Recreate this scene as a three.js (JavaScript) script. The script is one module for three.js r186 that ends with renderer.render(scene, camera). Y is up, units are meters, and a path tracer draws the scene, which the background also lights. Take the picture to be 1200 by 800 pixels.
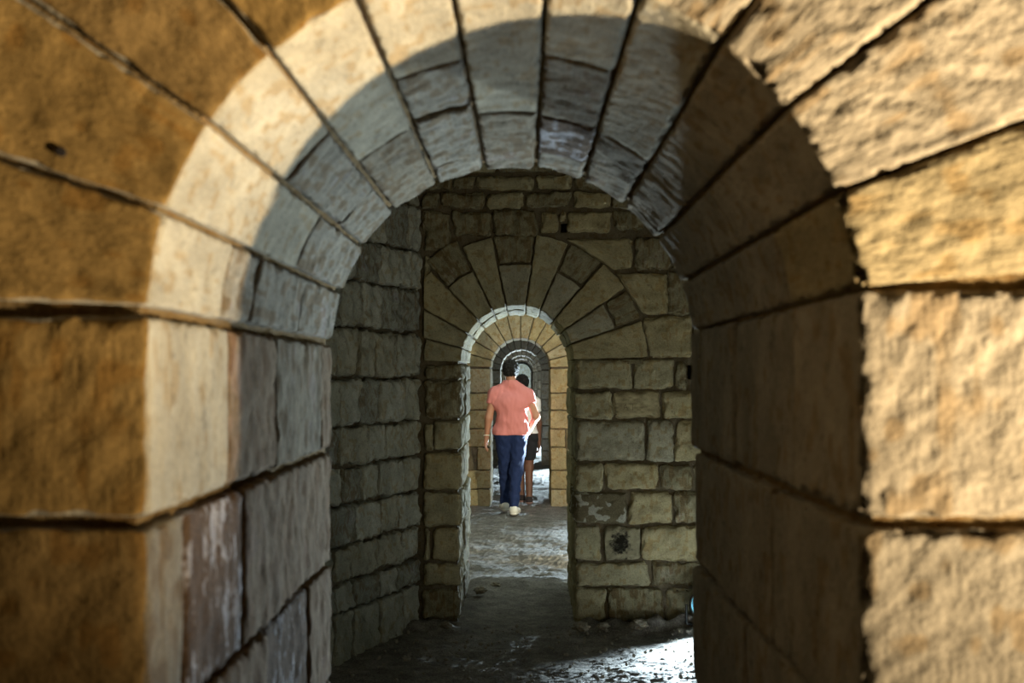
import * as THREE from 'three';
import { mergeGeometries } from 'three/addons/utils/BufferGeometryUtils.js';
import { createNoise3D } from 'simplex-noise';

// ---------------------------------------------------------------- camera, lamps, exposure
const scene = new THREE.Scene();
scene.background = new THREE.Color(0, 0, 0);            // closed stone gallery, no sky anywhere
const EYE = 1.57;                                       // camera height above the trodden floor
const camera = new THREE.PerspectiveCamera(27, 1.5, 0.05, 200);
camera.position.set(0, EYE, 0);
camera.rotation.order = 'YXZ';
camera.rotation.set(0.0234, 0.0072, 0);
camera.focus = 10.5;
camera.userData.fStop = 6.8;
scene.add(camera);
const renderer = new THREE.WebGLRenderer();
renderer.toneMapping = THREE.LinearToneMapping;
renderer.toneMappingExposure = 1.0;
renderer.shadowMap.enabled = true;

// x right, y above the eye, d = distance ahead of the camera
const at = (x, y, d) => new THREE.Vector3(x, y + EYE, -d);
const COOL = [0.71, 0.9, 1.0], WARM = [1.0, 0.83, 0.56], DIM = [1.0, 0.9, 0.62];
// floodlights standing on the floor, two added fills among them: x, y, d, aim(x,y,d), colour, candela, half angle, label
const LAMPS = [
  { p: [1.72, -0.91, 0.57], aim: [-0.2, 1.69, 1.44], c: WARM, cd: 74, ang: 0.71, pen: 0.9, soft: 1.8, label: 'warm floodlight on the ground beside the camera, lighting the nearest arch' },
  { p: [1.135, -1.42, 8.84], aim: [2.05, -1.0, 4.0], c: COOL, cd: 165, ang: 1.0, pen: 0.8, soft: 2.5, label: 'round floodlight with cyan rim on the floor against the second wall' },
  { p: [1.6, -1.42, 5.5], aim: [0.15, 1.15, 2.6], c: COOL, cd: 44, ang: 0.5, pen: 0.9, soft: 2.5, label: 'cool floodlight on the ground midway along the second chamber' },
  { p: [1.9, -1.2, 3.6], aim: [0.6, 0.75, 9.03], c: DIM, cd: 8.5, ang: 0.5, pen: 0.8, soft: 2.5, label: 'added dim warm fill light, unseen behind the nearest wall' },  // added fill, lifts the face of the second wall
  { p: [1.5, -1.42, 10.9], aim: [-0.4, -0.1, 17], c: DIM, cd: 56, ang: 0.9, pen: 0.6, soft: 2.5, label: 'warm floodlight on the ground behind the second wall' },
  { p: [1.17, -1.42, 16.9], aim: [0.835, 1.795, 13.1], c: COOL, cd: 1000, ang: 0.88, pen: 0.8, soft: 2.5, label: 'cool floodlight on the ground before the third wall' },
  { p: [1.17, -1.42, 24.7], aim: [0.5, -0.6, 18], c: COOL, cd: 400, ang: 0.75, pen: 0.4, soft: 2.5, label: 'cool floodlight on the ground before the fourth wall' },
  { p: [1.17, -1.42, 32.5], aim: [0.5, -0.6, 26], c: COOL, cd: 900, ang: 0.75, pen: 0.4, soft: 2.5, label: 'cool floodlight on the ground before the fifth wall' },
  { p: [1.17, -1.42, 40.3], aim: [0.5, -0.6, 34], c: COOL, cd: 900, ang: 0.75, pen: 0.4, soft: 2.5, label: 'cool floodlight on the ground before the sixth wall' },
  { p: [1.17, -1.42, 48.1], aim: [0.5, -0.6, 42], c: COOL, cd: 900, ang: 0.75, pen: 0.4, soft: 2.5, label: 'cool floodlight on the ground before the seventh wall' },
  { p: [1.17, -1.42, 58.4], aim: [0, 0, 66], c: COOL, cd: 400, ang: 0.9, pen: 0.4, soft: 2.5, label: 'added cool fill light brightening the far end wall' },  // lamp put in so the gallery does not end in darkness
];

// ---------------------------------------------------------------- helpers
let seed = 20417;
const rnd = () => { seed = (seed * 1664525 + 1013904223) >>> 0; return seed / 4294967296; };
const rr = (a, b) => a + (b - a) * rnd();
const noise = createNoise3D(rnd);
const fbm = (x, y, z, o = 3) => { let s = 0, a = 1, f = 1; for (let i = 0; i < o; i++) { s += a * noise(x * f, y * f, z * f); a *= 0.5; f *= 2.1; } return s; };
const clamp = (v, a, b) => Math.max(a, Math.min(b, v));
const smooth = (a, b, v) => { const t = clamp((v - a) / (b - a), 0, 1); return t * t * (3 - 2 * t); };
const used = {};
function numbered(n) { const k = used[n] = (used[n] ?? -1) + 1; return k ? `${n}_${String(k).padStart(3, '0')}` : n; }
function shade(o) { o.traverse((c) => { if (c.isMesh) c.castShadow = c.receiveShadow = true; }); return o; }
function tag(o, label, category, kind, group) { o.userData.label = label; if (category) o.userData.category = category; if (kind) o.userData.kind = kind; if (group) o.userData.group = group; return o; }
function group(name, parent = scene) { const g = new THREE.Group(); g.name = parent === scene ? numbered(name) : name; parent.add(g); return g; }
function part(name, geo, mat, parent) { const m = new THREE.Mesh(geo, mat); m.name = name; parent.add(m); return m; }

// ---------------------------------------------------------------- textures (tileable lattice noise)
function lattice(n, s) { const g = new Float32Array(n * n); let q = s >>> 0; for (let i = 0; i < n * n; i++) { q = (q * 1664525 + 1013904223) >>> 0; g[i] = q / 4294967296; } return g; }
function tileNoise(cellsX, cellsY, s) {
  const n = Math.max(cellsX, cellsY), g = lattice(n, s);
  return (u, v) => {
    const x = u * cellsX, y = v * cellsY, xi = Math.floor(x), yi = Math.floor(y), fx = x - xi, fy = y - yi, sx = fx * fx * (3 - 2 * fx), sy = fy * fy * (3 - 2 * fy);
    const w = (i, m) => ((i % m) + m) % m, a = w(xi, cellsX), b = w(xi + 1, cellsX), c = w(yi, cellsY) * n, d = w(yi + 1, cellsY) * n;
    return (g[c + a] * (1 - sx) + g[c + b] * sx) * (1 - sy) + (g[d + a] * (1 - sx) + g[d + b] * sx) * sy;
  };
}
const T = 1024;
function bake(f, srgb, size = T) {
  const d = new Uint8Array(size * size * 4);
  for (let j = 0; j < size; j++) for (let i = 0; i < size; i++) { const c = f(i / size, j / size), k = (j * size + i) * 4; d[k] = clamp(c[0], 0, 1) * 255; d[k + 1] = clamp(c[1], 0, 1) * 255; d[k + 2] = clamp(c[2], 0, 1) * 255; d[k + 3] = 255; }
  const t = new THREE.DataTexture(d, size, size, THREE.RGBAFormat);
  t.wrapS = t.wrapT = THREE.RepeatWrapping; t.magFilter = THREE.LinearFilter; t.minFilter = THREE.LinearMipmapLinearFilter; t.generateMipmaps = true;
  if (srgb) t.colorSpace = THREE.SRGBColorSpace; t.needsUpdate = true; return t;
}
const nA = tileNoise(5, 5, 11), nB = tileNoise(13, 13, 12), nC = tileNoise(37, 37, 13), nD = tileNoise(101, 101, 14), nE = tileNoise(257, 257, 15), nF = tileNoise(60, 9, 16), nG = tileNoise(23, 23, 17), nH = tileNoise(140, 24, 18);
const relief = (u, v) => { const pit = smooth(0.72, 0.9, nC(u, v) * 0.6 + nD(u, v) * 0.4); return 0.3 * nB(u, v) + 0.25 * nC(u, v) + 0.2 * nD(u, v) + 0.12 * nE(u, v) + 0.13 * nH(u, v) - 0.14 * pit + 0.06; };
const stoneBump = bake((u, v) => { const h = relief(u, v); return [h, h, h]; });
const stoneMap = bake((u, v) => {
  const pit = smooth(0.68, 0.9, nC(u, v) * 0.6 + nD(u, v) * 0.4), m = 0.55 * nA(u, v) + 0.45 * nB(u, v), g = nE(u, v) * 0.55 + nD(u, v) * 0.45;
  const stain = smooth(0.56, 0.78, 0.75 * nG(u, v) + 0.25 * nF(u, v));
  const l = 0.74 + 0.22 * m + 0.2 * (g - 0.5) - 0.16 * pit;
  return [l * (1 - 0.06 * stain), l * (1 - 0.11 * stain), l * (1 - 0.18 * stain)];
}, true);
const roughMap = bake((u, v) => { // heavily weathered: brown wash, dark pits and pale bloom
  const m = 0.5 * nA(u, v) + 0.5 * nF(u, v), g = nE(u, v) * 0.5 + nD(u, v) * 0.5, stain = smooth(0.45, 0.7, 0.5 * nG(u, v) + 0.5 * nF(u, v)), pit = smooth(0.66, 0.85, 0.5 * nC(u, v) + 0.5 * nD(u, v));
  const pale = smooth(0.62, 0.75, 0.55 * nA(v, u) + 0.45 * nG(v, u));
  const l = 0.7 + 0.2 * m + 0.25 * (g - 0.5) - 0.14 * pit + 0.062 * pale;
  return [l * (1 - 0.16 * stain), l * (1 - 0.22 * stain), l * (1 - 0.29 * stain) + 0.05 * pale];
}, true);
const saltMap = bake((u, v) => { // whitish lime bloom on brown stone
  const k = smooth(0.46, 0.6, 0.35 * nA(u, v) + 0.3 * nG(u, v) + 0.2 * nF(u, v) + 0.15 * nD(u, v)), g = 0.75 + 0.3 * (nE(u, v) - 0.5) + 0.12 * nC(u, v);
  return [g * (0.6 + 0.45 * k), g * (0.51 + 0.56 * k), g * (0.42 + 0.7 * k)];
}, true);
const limeMap = bake((u, v) => { // pale lime flakes on grey stone
  const k = smooth(0.52, 0.62, 0.4 * nB(u, v) + 0.35 * nG(u, v) + 0.25 * nC(u, v)), g = 0.72 + 0.25 * (nE(u, v) - 0.5);
  return [g * (0.78 + 0.4 * k), g * (0.74 + 0.45 * k), g * (0.64 + 0.55 * k)];
}, true, 512);
const sootMap = bake((u, v) => { // smoke-blackened middle
  const r = Math.hypot(u - 0.45, (v - 0.5) * 0.8) + 0.18 * (nB(u, v) - 0.5) + 0.12 * (nC(u, v) - 0.5), k = 1 - smooth(0.1, 0.34, r), g = 0.8 + 0.25 * (nE(u, v) - 0.5) + 0.12 * (nB(u, v) - 0.5);
  return [g * (1 - 0.7 * k), g * (1 - 0.7 * k), g * (1 - 0.68 * k)];
}, true, 512);
const dirtMap = bake((u, v) => { const l = 0.62 + 0.25 * nB(u, v) + 0.2 * (nD(u, v) - 0.5) + 0.3 * (nE(u, v) - 0.5) + 0.1 * nA(u, v); return [l, l * 0.97, l * 0.93]; }, true);
const dirtBump = bake((u, v) => { const h = 0.35 * nC(u, v) + 0.35 * nD(u, v) + 0.3 * nE(u, v); return [h, h, h]; });
const carvedMap = (() => { // stone with shallow scratched letters, in that stone's own face coordinates
  const W = 512, H = 288, c = document.createElement('canvas'); c.width = W; c.height = H; const x = c.getContext('2d');
  x.fillStyle = '#fff'; x.fillRect(0, 0, W, H); x.strokeStyle = '#777'; x.lineWidth = 5; x.lineCap = 'round'; x.beginPath();
  x.moveTo(112, 200); x.lineTo(136, 134); x.lineTo(160, 200); x.moveTo(122, 176); x.lineTo(150, 176); x.moveTo(212, 134); x.lineTo(212, 202); x.moveTo(290, 172); x.lineTo(372, 170); x.stroke();
  const px = x.getImageData(0, 0, W, H).data;
  return bake((u, v) => { const k = px[((H - 1 - Math.min(H - 1, Math.floor(v * H))) * W + Math.min(W - 1, Math.floor(u * W))) * 4] / 255, l = 0.82 + 0.25 * (nE(u, v) - 0.5) + 0.2 * (nB(u, v) - 0.5); return [l * (0.5 + 0.5 * k), l * (0.5 + 0.5 * k), l * (0.5 + 0.5 * k)]; }, true, 512);
})();

const stone = (r, g, b, map = stoneMap, bump = 0.003) => new THREE.MeshPhysicalMaterial({ color: new THREE.Color().setRGB(r, g, b), map, roughness: 1, specularIntensity: 0.03, bumpMap: stoneBump, bumpScale: bump });
const M = {
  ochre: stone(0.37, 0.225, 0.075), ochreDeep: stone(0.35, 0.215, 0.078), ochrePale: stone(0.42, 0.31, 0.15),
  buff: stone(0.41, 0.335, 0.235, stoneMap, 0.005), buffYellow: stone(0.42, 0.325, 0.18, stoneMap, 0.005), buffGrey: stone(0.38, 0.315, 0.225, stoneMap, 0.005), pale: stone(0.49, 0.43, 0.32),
  grey: stone(0.42, 0.37, 0.29, roughMap), greyBrown: stone(0.36, 0.30, 0.215, roughMap), brown: stone(0.36, 0.255, 0.16, roughMap), salt: stone(0.46, 0.42, 0.40, saltMap), saltBrown: stone(0.52, 0.47, 0.45, saltMap),
  olive: [stone(0.42, 0.38, 0.25, stoneMap, 0.006), stone(0.34, 0.305, 0.20, roughMap, 0.008), stone(0.44, 0.38, 0.23, stoneMap, 0.006), stone(0.40, 0.375, 0.28, stoneMap, 0.005), stone(0.42, 0.40, 0.34, limeMap, 0.006), stone(0.40, 0.36, 0.24, sootMap, 0.006)],
  carved: stone(0.48, 0.41, 0.25, carvedMap),
  side: [stone(0.38, 0.375, 0.31, stoneMap, 0.006), stone(0.34, 0.34, 0.285, roughMap, 0.007), stone(0.42, 0.415, 0.35, stoneMap, 0.006), stone(0.37, 0.355, 0.28, stoneMap, 0.006)],
  gold: [stone(0.44, 0.365, 0.21), stone(0.41, 0.34, 0.195), stone(0.41, 0.355, 0.235)],
  far: [stone(0.44, 0.40, 0.34), stone(0.40, 0.37, 0.32), stone(0.48, 0.43, 0.36)],
  mortar: stone(0.17, 0.14, 0.095, stoneMap, 0.006), mortarWarm: stone(0.26, 0.17, 0.075, stoneMap, 0.006),
  dirt: new THREE.MeshPhysicalMaterial({ specularIntensity: 0.4, color: new THREE.Color().setRGB(0.275, 0.27, 0.27), map: dirtMap, bumpMap: dirtBump, bumpScale: 0.004, roughness: 0.93 }),
};
const pick = (a) => a[Math.floor(rnd() * a.length)];

// ---------------------------------------------------------------- one dressed stone: a box grid with worn arrises and rough faces, bent by `map` into place
// local axes: a across, b up (or outward along the radius), c towards the viewer
function axis(L, r, step) {
  const h = L / 2, o = [-h], n = Math.max(1, Math.round((L - 2 * r) / step));
  if (step < 0.05) o.push(-h + 0.3 * r);
  for (let i = 0; i <= n; i++) o.push(-h + r + (L - 2 * r) * i / n);
  if (step < 0.05) o.push(h - 0.3 * r);
  o.push(h); return o;
}
function stoneGeo(L, map, { step = 9, r = 0.008, amp = 0.003, freq = 14, chip = 0, omit = '', tile = 0.6, fit = false, soft = 1, split = false } = {}) {
  r = Math.min(r, L[0] * 0.3, L[1] * 0.3, L[2] * 0.3);
  const A = [0, 1, 2].map((i) => axis(L[i], r, step)), pos = [], uv = [], idx = [], starts = [], ou = rnd(), ov = rnd(), ph = rnd() * 40;
  const place = (p) => {
    const q = [0, 1, 2].map((i) => clamp(p[i], -L[i] / 2 + r, L[i] / 2 - r)), e = [p[0] - q[0], p[1] - q[1], p[2] - q[2]], l = Math.hypot(...e) || 1, n = e.map((v) => v / l);
    const s = q.map((v, i) => v + n[i] * r), w = map(s[0], s[1], s[2]);
    let k = amp ? amp * (n[2] > 0.6 ? 1 : soft) * (fbm(w.x * freq + ph, w.y * freq, w.z * freq, step < 0.05 ? 4 : 2)) : 0;
    if (chip) { const edge = Math.max(Math.abs(n[0]) * Math.abs(n[2]), Math.abs(n[1]) * Math.abs(n[2]), Math.abs(n[0]) * Math.abs(n[1])) * 2; k -= chip * edge * Math.max(0, fbm(w.x * 22, w.y * 22, w.z * 22 + 7, 3) + 0.1); }
    return map(s[0] + n[0] * k, s[1] + n[1] * k, s[2] + n[2] * k);
  };
  const face = (i, j, k, sg, code) => {
    if (omit.includes(code)) return;
    starts.push(idx.length); const b = pos.length / 3, U = A[i], V = A[j];
    for (const v of V) for (const u of U) { const p = [0, 0, 0]; p[i] = u; p[j] = v; p[k] = sg * L[k] / 2; const w = place(p); pos.push(w.x, w.y, w.z); if (fit) uv.push(u / L[i] + 0.5, v / L[j] + 0.5); else uv.push(u / tile + ou, v / tile + ov); }
    for (let y = 0; y < V.length - 1; y++) for (let x = 0; x < U.length - 1; x++) { const a = b + y * U.length + x, c = a + U.length; if (sg > 0) idx.push(a, a + 1, c + 1, a, c + 1, c); else idx.push(a, c + 1, a + 1, a, c, c + 1); }
  };
  face(0, 1, 2, 1, 'f'); const nf = idx.length; face(0, 1, 2, -1, 'b'); face(2, 1, 0, -1, 'l'); face(2, 1, 0, 1, 'r'); face(0, 2, 1, 1, 't'); face(0, 2, 1, -1, 'u');
  const g = new THREE.BufferGeometry();
  // turn each of the six faces outwards as a whole
  const mid = map(0, 0, 0), P = (n) => new THREE.Vector3(pos[n * 3], pos[n * 3 + 1], pos[n * 3 + 2]);
  starts.push(idx.length);
  for (let f = 0; f < starts.length - 1; f++) {
    let vote = 0; for (let t = starts[f]; t < starts[f + 1]; t += 3) { const q = P(idx[t]), n = P(idx[t + 1]).sub(q).cross(P(idx[t + 2]).sub(q)); vote += n.dot(q.sub(mid)); }
    if (vote < 0) for (let t = starts[f]; t < starts[f + 1]; t += 3) { const q = idx[t + 1]; idx[t + 1] = idx[t + 2]; idx[t + 2] = q; }
  }
  g.setAttribute('position', new THREE.Float32BufferAttribute(pos, 3)); g.setAttribute('uv', new THREE.Float32BufferAttribute(uv, 2)); g.setIndex(idx); g.computeVertexNormals();
  if (split) { g.addGroup(0, nf, 0); g.addGroup(nf, idx.length - nf, 1); }   // first material on the front face, second on the other sides
  return g;
}
// wedge of an arch ring. centre xc,yc; angles in degrees; radii r0,r1; depths d0,d1
function wedge(xc, yc, a0, a1, r0, r1, d0, d1, gap, o = {}) {
  const A0 = a0 * Math.PI / 180, A1 = a1 * Math.PI / 180, L = [(A1 - A0) * (r0 + r1) / 2, r1 - r0, d1 - d0];
  const map = (a, b, c) => {
    let r = r0 + (b / L[1] + 0.5) * (r1 - r0); const t = 0.5 - a / L[0];
    const phi = A0 + gap / 2 / r + t * (A1 - A0 - gap / r);
    if (o.left !== undefined && Math.cos(phi) < 0) r = Math.min(r, (xc - o.left) / -Math.cos(phi));
    return at(xc + r * Math.cos(phi), yc + r * Math.sin(phi), (d0 + d1) / 2 - c);
  };
  return stoneGeo(L, map, o);
}
// squared block: four corners (bl, br, tr, tl) in the wall's plane
function block(q, d0, d1, o = {}) {
  const lu = (Math.hypot(q[1][0] - q[0][0], q[1][1] - q[0][1]) + Math.hypot(q[2][0] - q[3][0], q[2][1] - q[3][1])) / 2, lv = (Math.hypot(q[3][0] - q[0][0], q[3][1] - q[0][1]) + Math.hypot(q[2][0] - q[1][0], q[2][1] - q[1][1])) / 2, L = [lu, lv, d1 - d0];
  const wall = o.wall ?? at;
  return stoneGeo(L, (a, b, c) => { const u = a / lu + 0.5, v = b / lv + 0.5, x = (q[0][0] * (1 - u) + q[1][0] * u) * (1 - v) + (q[3][0] * (1 - u) + q[2][0] * u) * v, y = (q[0][1] * (1 - u) + q[1][1] * u) * (1 - v) + (q[3][1] * (1 - u) + q[2][1] * u) * v; return wall(x, y, (d0 + d1) / 2 - c); }, o);
}
const rect = (x0, y0, x1, y1, j = 0) => [[x0 + rr(-j, j), y0 + rr(-j, j)], [x1 + rr(-j, j), y0 + rr(-j, j)], [x1 + rr(-j, j), y1 + rr(-j, j)], [x0 + rr(-j, j), y1 + rr(-j, j)]];

const FLOOR = -EYE, TOP = 2.1, XL = -2.7, XR = 3.0;
// mortar and rubble heart of a cross wall, pierced by the arched passage (and a putlog hole)
function heart(parent, xc, yc, R, d0, d1, mat, holes = []) {
  const make = (a, b, hs) => {
    const s = new THREE.Shape([[XL, FLOOR - 0.1], [XR, FLOOR - 0.1], [XR, TOP + 0.05], [XL, TOP + 0.05]].map(([x, y]) => new THREE.Vector2(x, y)));
    s.holes.push(new THREE.Path([...Array(25)].map((_, i) => { const p = Math.PI * i / 24; return new THREE.Vector2(xc + R * Math.cos(p), yc + R * Math.sin(p)); }).concat([new THREE.Vector2(xc - R, FLOOR - 0.09), new THREE.Vector2(xc + R, FLOOR - 0.09)])));
    for (const [x0, y0, x1, y1] of hs) s.holes.push(new THREE.Path([[x0, y0], [x1, y0], [x1, y1], [x0, y1]].map(([x, y]) => new THREE.Vector2(x, y))));
    const g = new THREE.ExtrudeGeometry(s, { depth: b - a, bevelEnabled: false }); g.translate(0, EYE, -b); return g;
  };
  const g = holes.length ? mergeGeometries([make(d0, d0 + 0.14, holes), make(d0 + 0.14, d1, [])]) : make(d0, d1, []);
  const uv = g.attributes.uv; for (let i = 0; i < uv.count; i++) uv.setXY(i, uv.getX(i) / 0.6, uv.getY(i) / 0.6);
  return part('mortar_core', g, mat, parent);
}

// ---------------------------------------------------------------- floor, ceiling, end walls
{
  const xs = [], ds = [];
  for (let x = -3.1; x < -1.4; x += 0.14) xs.push(x); for (let x = -1.4; x < 1.7; x += 0.016) xs.push(x); for (let x = 1.7; x < 3.25; x += 0.14) xs.push(x);
  for (let d = -2.2; d < 6.9; d += 0.2) ds.push(d); for (let d = 6.9; d < 10.8; d += 0.016) ds.push(d); for (let d = 10.8; d < 17.6; d += 0.045) ds.push(d); for (let d = 17.6; d < 27; d += 0.16) ds.push(d); for (let d = 27; d < 66.6; d += 0.6) ds.push(d);
  const hgt = (x, d) => {
    let h = 0.012 * noise(x * 0.9, d * 0.8, 1) + 0.006 * fbm(x * 2.7, d * 2.2, 4, 2) + 0.0028 * fbm(x * 13, d * 13, 9, 2) + 0.0022 * noise(x * 37, d * 37, 3);
    h += 0.006 * smooth(0.5, 0.85, noise(x * 21, d * 21, 8)) + 0.004 * smooth(0.3, 0.7, noise(x * 48, d * 48, 2));
    const nearWall = Math.max(smooth(0.28, 0.0, Math.abs(d - 8.95)) * smooth(0.3, 0.5, Math.abs(x + 0.03)), 0);
    h += nearWall * 0.05 * (1 + noise(x * 5, d * 5, 2));
    h -= 0.02 * smooth(1.5, 0.2, Math.abs(d - 9.8)) * smooth(0.35, 0.1, Math.abs(x + 0.03));
    h += 0.05 * smooth(0.6, 0.0, Math.abs(d - 10.7)) * smooth(0.5, 0.2, Math.abs(x));
    return h - 0.012;
  };
  const pos = [], uv = [], idx = [], n = xs.length;
  for (const d of ds) for (const x of xs) { pos.push(x, hgt(x, d), -d); uv.push(x / 0.9, d / 0.9); }
  for (let j = 0; j < ds.length - 1; j++) for (let i = 0; i < n - 1; i++) { const a = j * n + i; idx.push(a, a + 1, a + n + 1, a, a + n + 1, a + n); }
  const g = new THREE.BufferGeometry(); g.setAttribute('position', new THREE.Float32BufferAttribute(pos, 3)); g.setAttribute('uv', new THREE.Float32BufferAttribute(uv, 2)); g.setIndex(idx); g.computeVertexNormals();
  const f = part('floor', g, M.dirt, scene); tag(f, 'uneven grey trodden earth floor running through the gallery', 'floor', 'structure');
  const slab = new THREE.BoxGeometry(XR - XL + 0.6, 0.3, 69); const u = slab.attributes.uv; for (let i = 0; i < u.count; i++) u.setXY(i, u.getX(i) * 8, u.getY(i) * 60);
  slab.translate((XL + XR) / 2, EYE + TOP + 0.15, -32.2);
  tag(part('ceiling', slab, M.side[1], scene), 'rough stone ceiling above the gallery', 'ceiling', 'structure');
  const base = new THREE.BoxGeometry(XR - XL + 0.6, 0.2, 69); base.translate((XL + XR) / 2, -0.2, -32.2);
  const bs = part('bedrock', base, M.mortar, f); bs.userData.label = 'ground below the trodden earth';
  for (const [nm, d, lb] of [['wall_back', -2.25, 'rough stone wall closing the gallery behind the camera'], ['wall_far', 66.6, 'rough stone wall closing the far end of the gallery']]) {
    const b = new THREE.BoxGeometry(XR - XL + 0.6, TOP + EYE + 0.4, 0.3); const w = b.attributes.uv; for (let i = 0; i < w.count; i++) w.setXY(i, w.getX(i) * 9, w.getY(i) * 6);
    b.translate((XL + XR) / 2, (TOP + EYE) / 2, -d); tag(part(nm, b, M.side[1], scene), lb, 'wall', 'structure');
  }
  const b = new THREE.BoxGeometry(0.3, TOP + EYE + 0.4, 69); const w = b.attributes.uv; for (let i = 0; i < w.count; i++) w.setXY(i, w.getX(i) * 100, w.getY(i) * 6);
  b.translate(XR + 0.15, (TOP + EYE) / 2, -32.2); tag(part('wall_right', b, M.side[1], scene), 'rough stone wall along the side of the chambers', 'wall', 'structure');
}

// ---------------------------------------------------------------- nearest cross wall (the arch the camera looks through)
{
  const D0 = 1.44, D1 = 2.85, xc = -0.019, yc = 0.055, R = 0.36, RO = 1.0, gap = 0.006;
  const W = tag(group('wall_front'), 'nearest cross wall of large dressed stones with the out-of-focus arch', 'wall', 'structure');
  heart(W, xc, yc, R + 0.016, D0 + 0.016, D1, M.mortarWarm);
  const fine = { step: 0.0085, r: 0.007, omit: 'bt', split: true }, deep = { step: 0.011, r: 0.008, omit: 'bt', amp: 0.0025, freq: 14, chip: 0.005 };
  // a0, a1, face tone, depth joints, soffit tones
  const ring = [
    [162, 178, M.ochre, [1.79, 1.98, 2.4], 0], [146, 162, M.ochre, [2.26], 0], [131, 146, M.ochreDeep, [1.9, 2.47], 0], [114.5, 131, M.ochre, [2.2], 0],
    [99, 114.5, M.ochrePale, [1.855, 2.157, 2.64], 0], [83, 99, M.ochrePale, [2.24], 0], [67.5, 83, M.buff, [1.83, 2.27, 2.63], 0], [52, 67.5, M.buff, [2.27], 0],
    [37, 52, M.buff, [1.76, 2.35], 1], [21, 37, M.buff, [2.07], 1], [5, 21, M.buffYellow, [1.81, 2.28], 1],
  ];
  ring.forEach(([a0, a1, tone, js, right], i) => {
    const ds = [D0, ...js, D1], rough = right || i > 6;
    for (let k = 0; k < ds.length - 1; k++) {
      const frontRow = k === 0;
      const mat = frontRow ? [tone, right ? tone : M.pale] : (i === 6 && k === 2 ? M.salt : pick(right ? [M.buff, M.buffGrey] : [M.grey, M.greyBrown, M.grey]));
      const geo = wedge(xc, yc, a0, a1, R + (frontRow ? 0 : rr(-0.003, 0.004)), frontRow ? RO : R + 0.12, ds[k] + (frontRow ? 0 : 0.008), ds[k + 1] - 0.007, gap + (frontRow ? 0 : 0.002),
        frontRow ? { ...fine, amp: rough ? 0.0032 : 0.0026, freq: rough ? 36 : 14, chip: rough ? 0.018 : 0.006, soft: 0.35 } : { ...deep, omit: 'tb' });
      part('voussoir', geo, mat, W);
    }
  });
  // jambs: courses below the springing; two ledges keep the worn coursing of each side
  const ys = [[0.066, -0.144], [-0.156, -0.37], [-0.379, -0.60], [-0.604, -0.83], [-0.834, -1.08], [-1.084, -1.33], [-1.334, -1.6]];
  const lj = [[1.84, 2.2, 2.7], [1.6, 1.93, 2.27], [1.75, 2.12, 2.55], [1.6, 2.1, 2.5], [1.9, 2.4], [1.7, 2.3], [1.9, 2.4]], rj = [[1.8, 2.3], [1.95, 2.5], [1.72, 2.2], [2.0, 2.5], [1.8, 2.3], [2.0], [1.8, 2.3]];
  ys.forEach(([y1, y0], c) => {
    for (const side of [-1, 1]) {
      const ds = [D0, ...(side < 0 ? lj : rj)[c], D1];
      for (let k = 0; k < ds.length - 1; k++) {
        const frontRow = k === 0, inset = frontRow ? 0 : rr(-0.004, 0.006), xa = xc + side * (R + inset), xb = xa + side * (frontRow ? [0.52, 0.66, 0.44][c % 3] : 0.12);
        const top = c === 0 ? (side < 0 ? yc + 0.004 : yc + 0.03) : y1, q = side < 0 ? rect(xb, y0, xa, top) : rect(xa, y0, xb, top);
        const low = c > 2;
        const mat = low && frontRow ? (side < 0 ? M.ochreDeep : M.buff) : frontRow ? (side < 0 ? [c === 0 ? M.ochre : M.ochreDeep, c ? M.greyBrown : M.pale] : [c % 2 ? M.buffGrey : M.buff, c % 2 ? M.buffGrey : M.buff]) : (side < 0 && ((c === 1 && k === 1) || (c === 2 && k === 2)) ? M.saltBrown : side < 0 ? (c ? M.brown : pick([M.brown, M.greyBrown])) : c % 2 ? M.buff : M.buffGrey);
        part('stone_block', block(q, ds[k] + (frontRow ? 0 : 0.007), ds[k + 1] - 0.006, low ? { step: 0.03, r: 0.01, amp: 0.005, freq: 9, omit: 'b' } : frontRow ? { ...fine, omit: 'b', amp: side < 0 ? 0.0032 : 0.0034, freq: side < 0 ? 13 : 34, chip: side < 0 ? 0.006 : 0.012, soft: 0.4 } : { ...deep, omit: side < 0 ? 'bl' : 'br' }), mat, W);
      }
    }
  });
  // the rest of the face, outside what the arch ring covers
  ys.forEach(([y1, y0], c) => {
    for (const side of [-1, 1]) { let x = R + [0.52, 0.66, 0.44][c % 3]; while (x < 1.9) { const w = rr(0.4, 0.7), a = xc + side * (x + 0.006), b = xc + side * (x + w); part('stone_block', block(rect(Math.min(a, b), y0, Math.max(a, b), c === 0 ? yc + 0.02 : y1), D0 + rr(0, 0.004), D0 + 0.08, { step: 0.06, r: 0.01, amp: 0.006, freq: 7, omit: 'b' }), side < 0 ? M.ochre : M.buff, W); x += w; } }
  });
  for (let y = yc + 0.026; y < TOP - 0.1; y += 0.26) for (const side of [-1, 1]) {
    let x = y - yc < RO ? Math.sqrt(RO * RO - (y - yc) ** 2) : 0.0; while (x < 1.9) { const w = rr(0.4, 0.7), a = xc + side * (x + 0.006), b = xc + side * (x + w); part('stone_block', block(rect(Math.min(a, b), y, Math.max(a, b), y + 0.254), D0 + rr(0, 0.004), D0 + 0.08, { step: 0.06, r: 0.01, amp: 0.006, freq: 7, omit: 'b' }), side < 0 ? M.ochre : M.buff, W); x += w; }
  }
  const peg = new THREE.CylinderGeometry(0.005, 0.005, 0.008, 10); peg.rotateX(Math.PI / 2); peg.translate(-0.468, EYE + 0.226, -1.438);
  part('iron_peg', peg, new THREE.MeshStandardMaterial({ color: 0x1d130c, roughness: 0.9 }), W).userData.label = 'rusted iron peg in the face';
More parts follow.
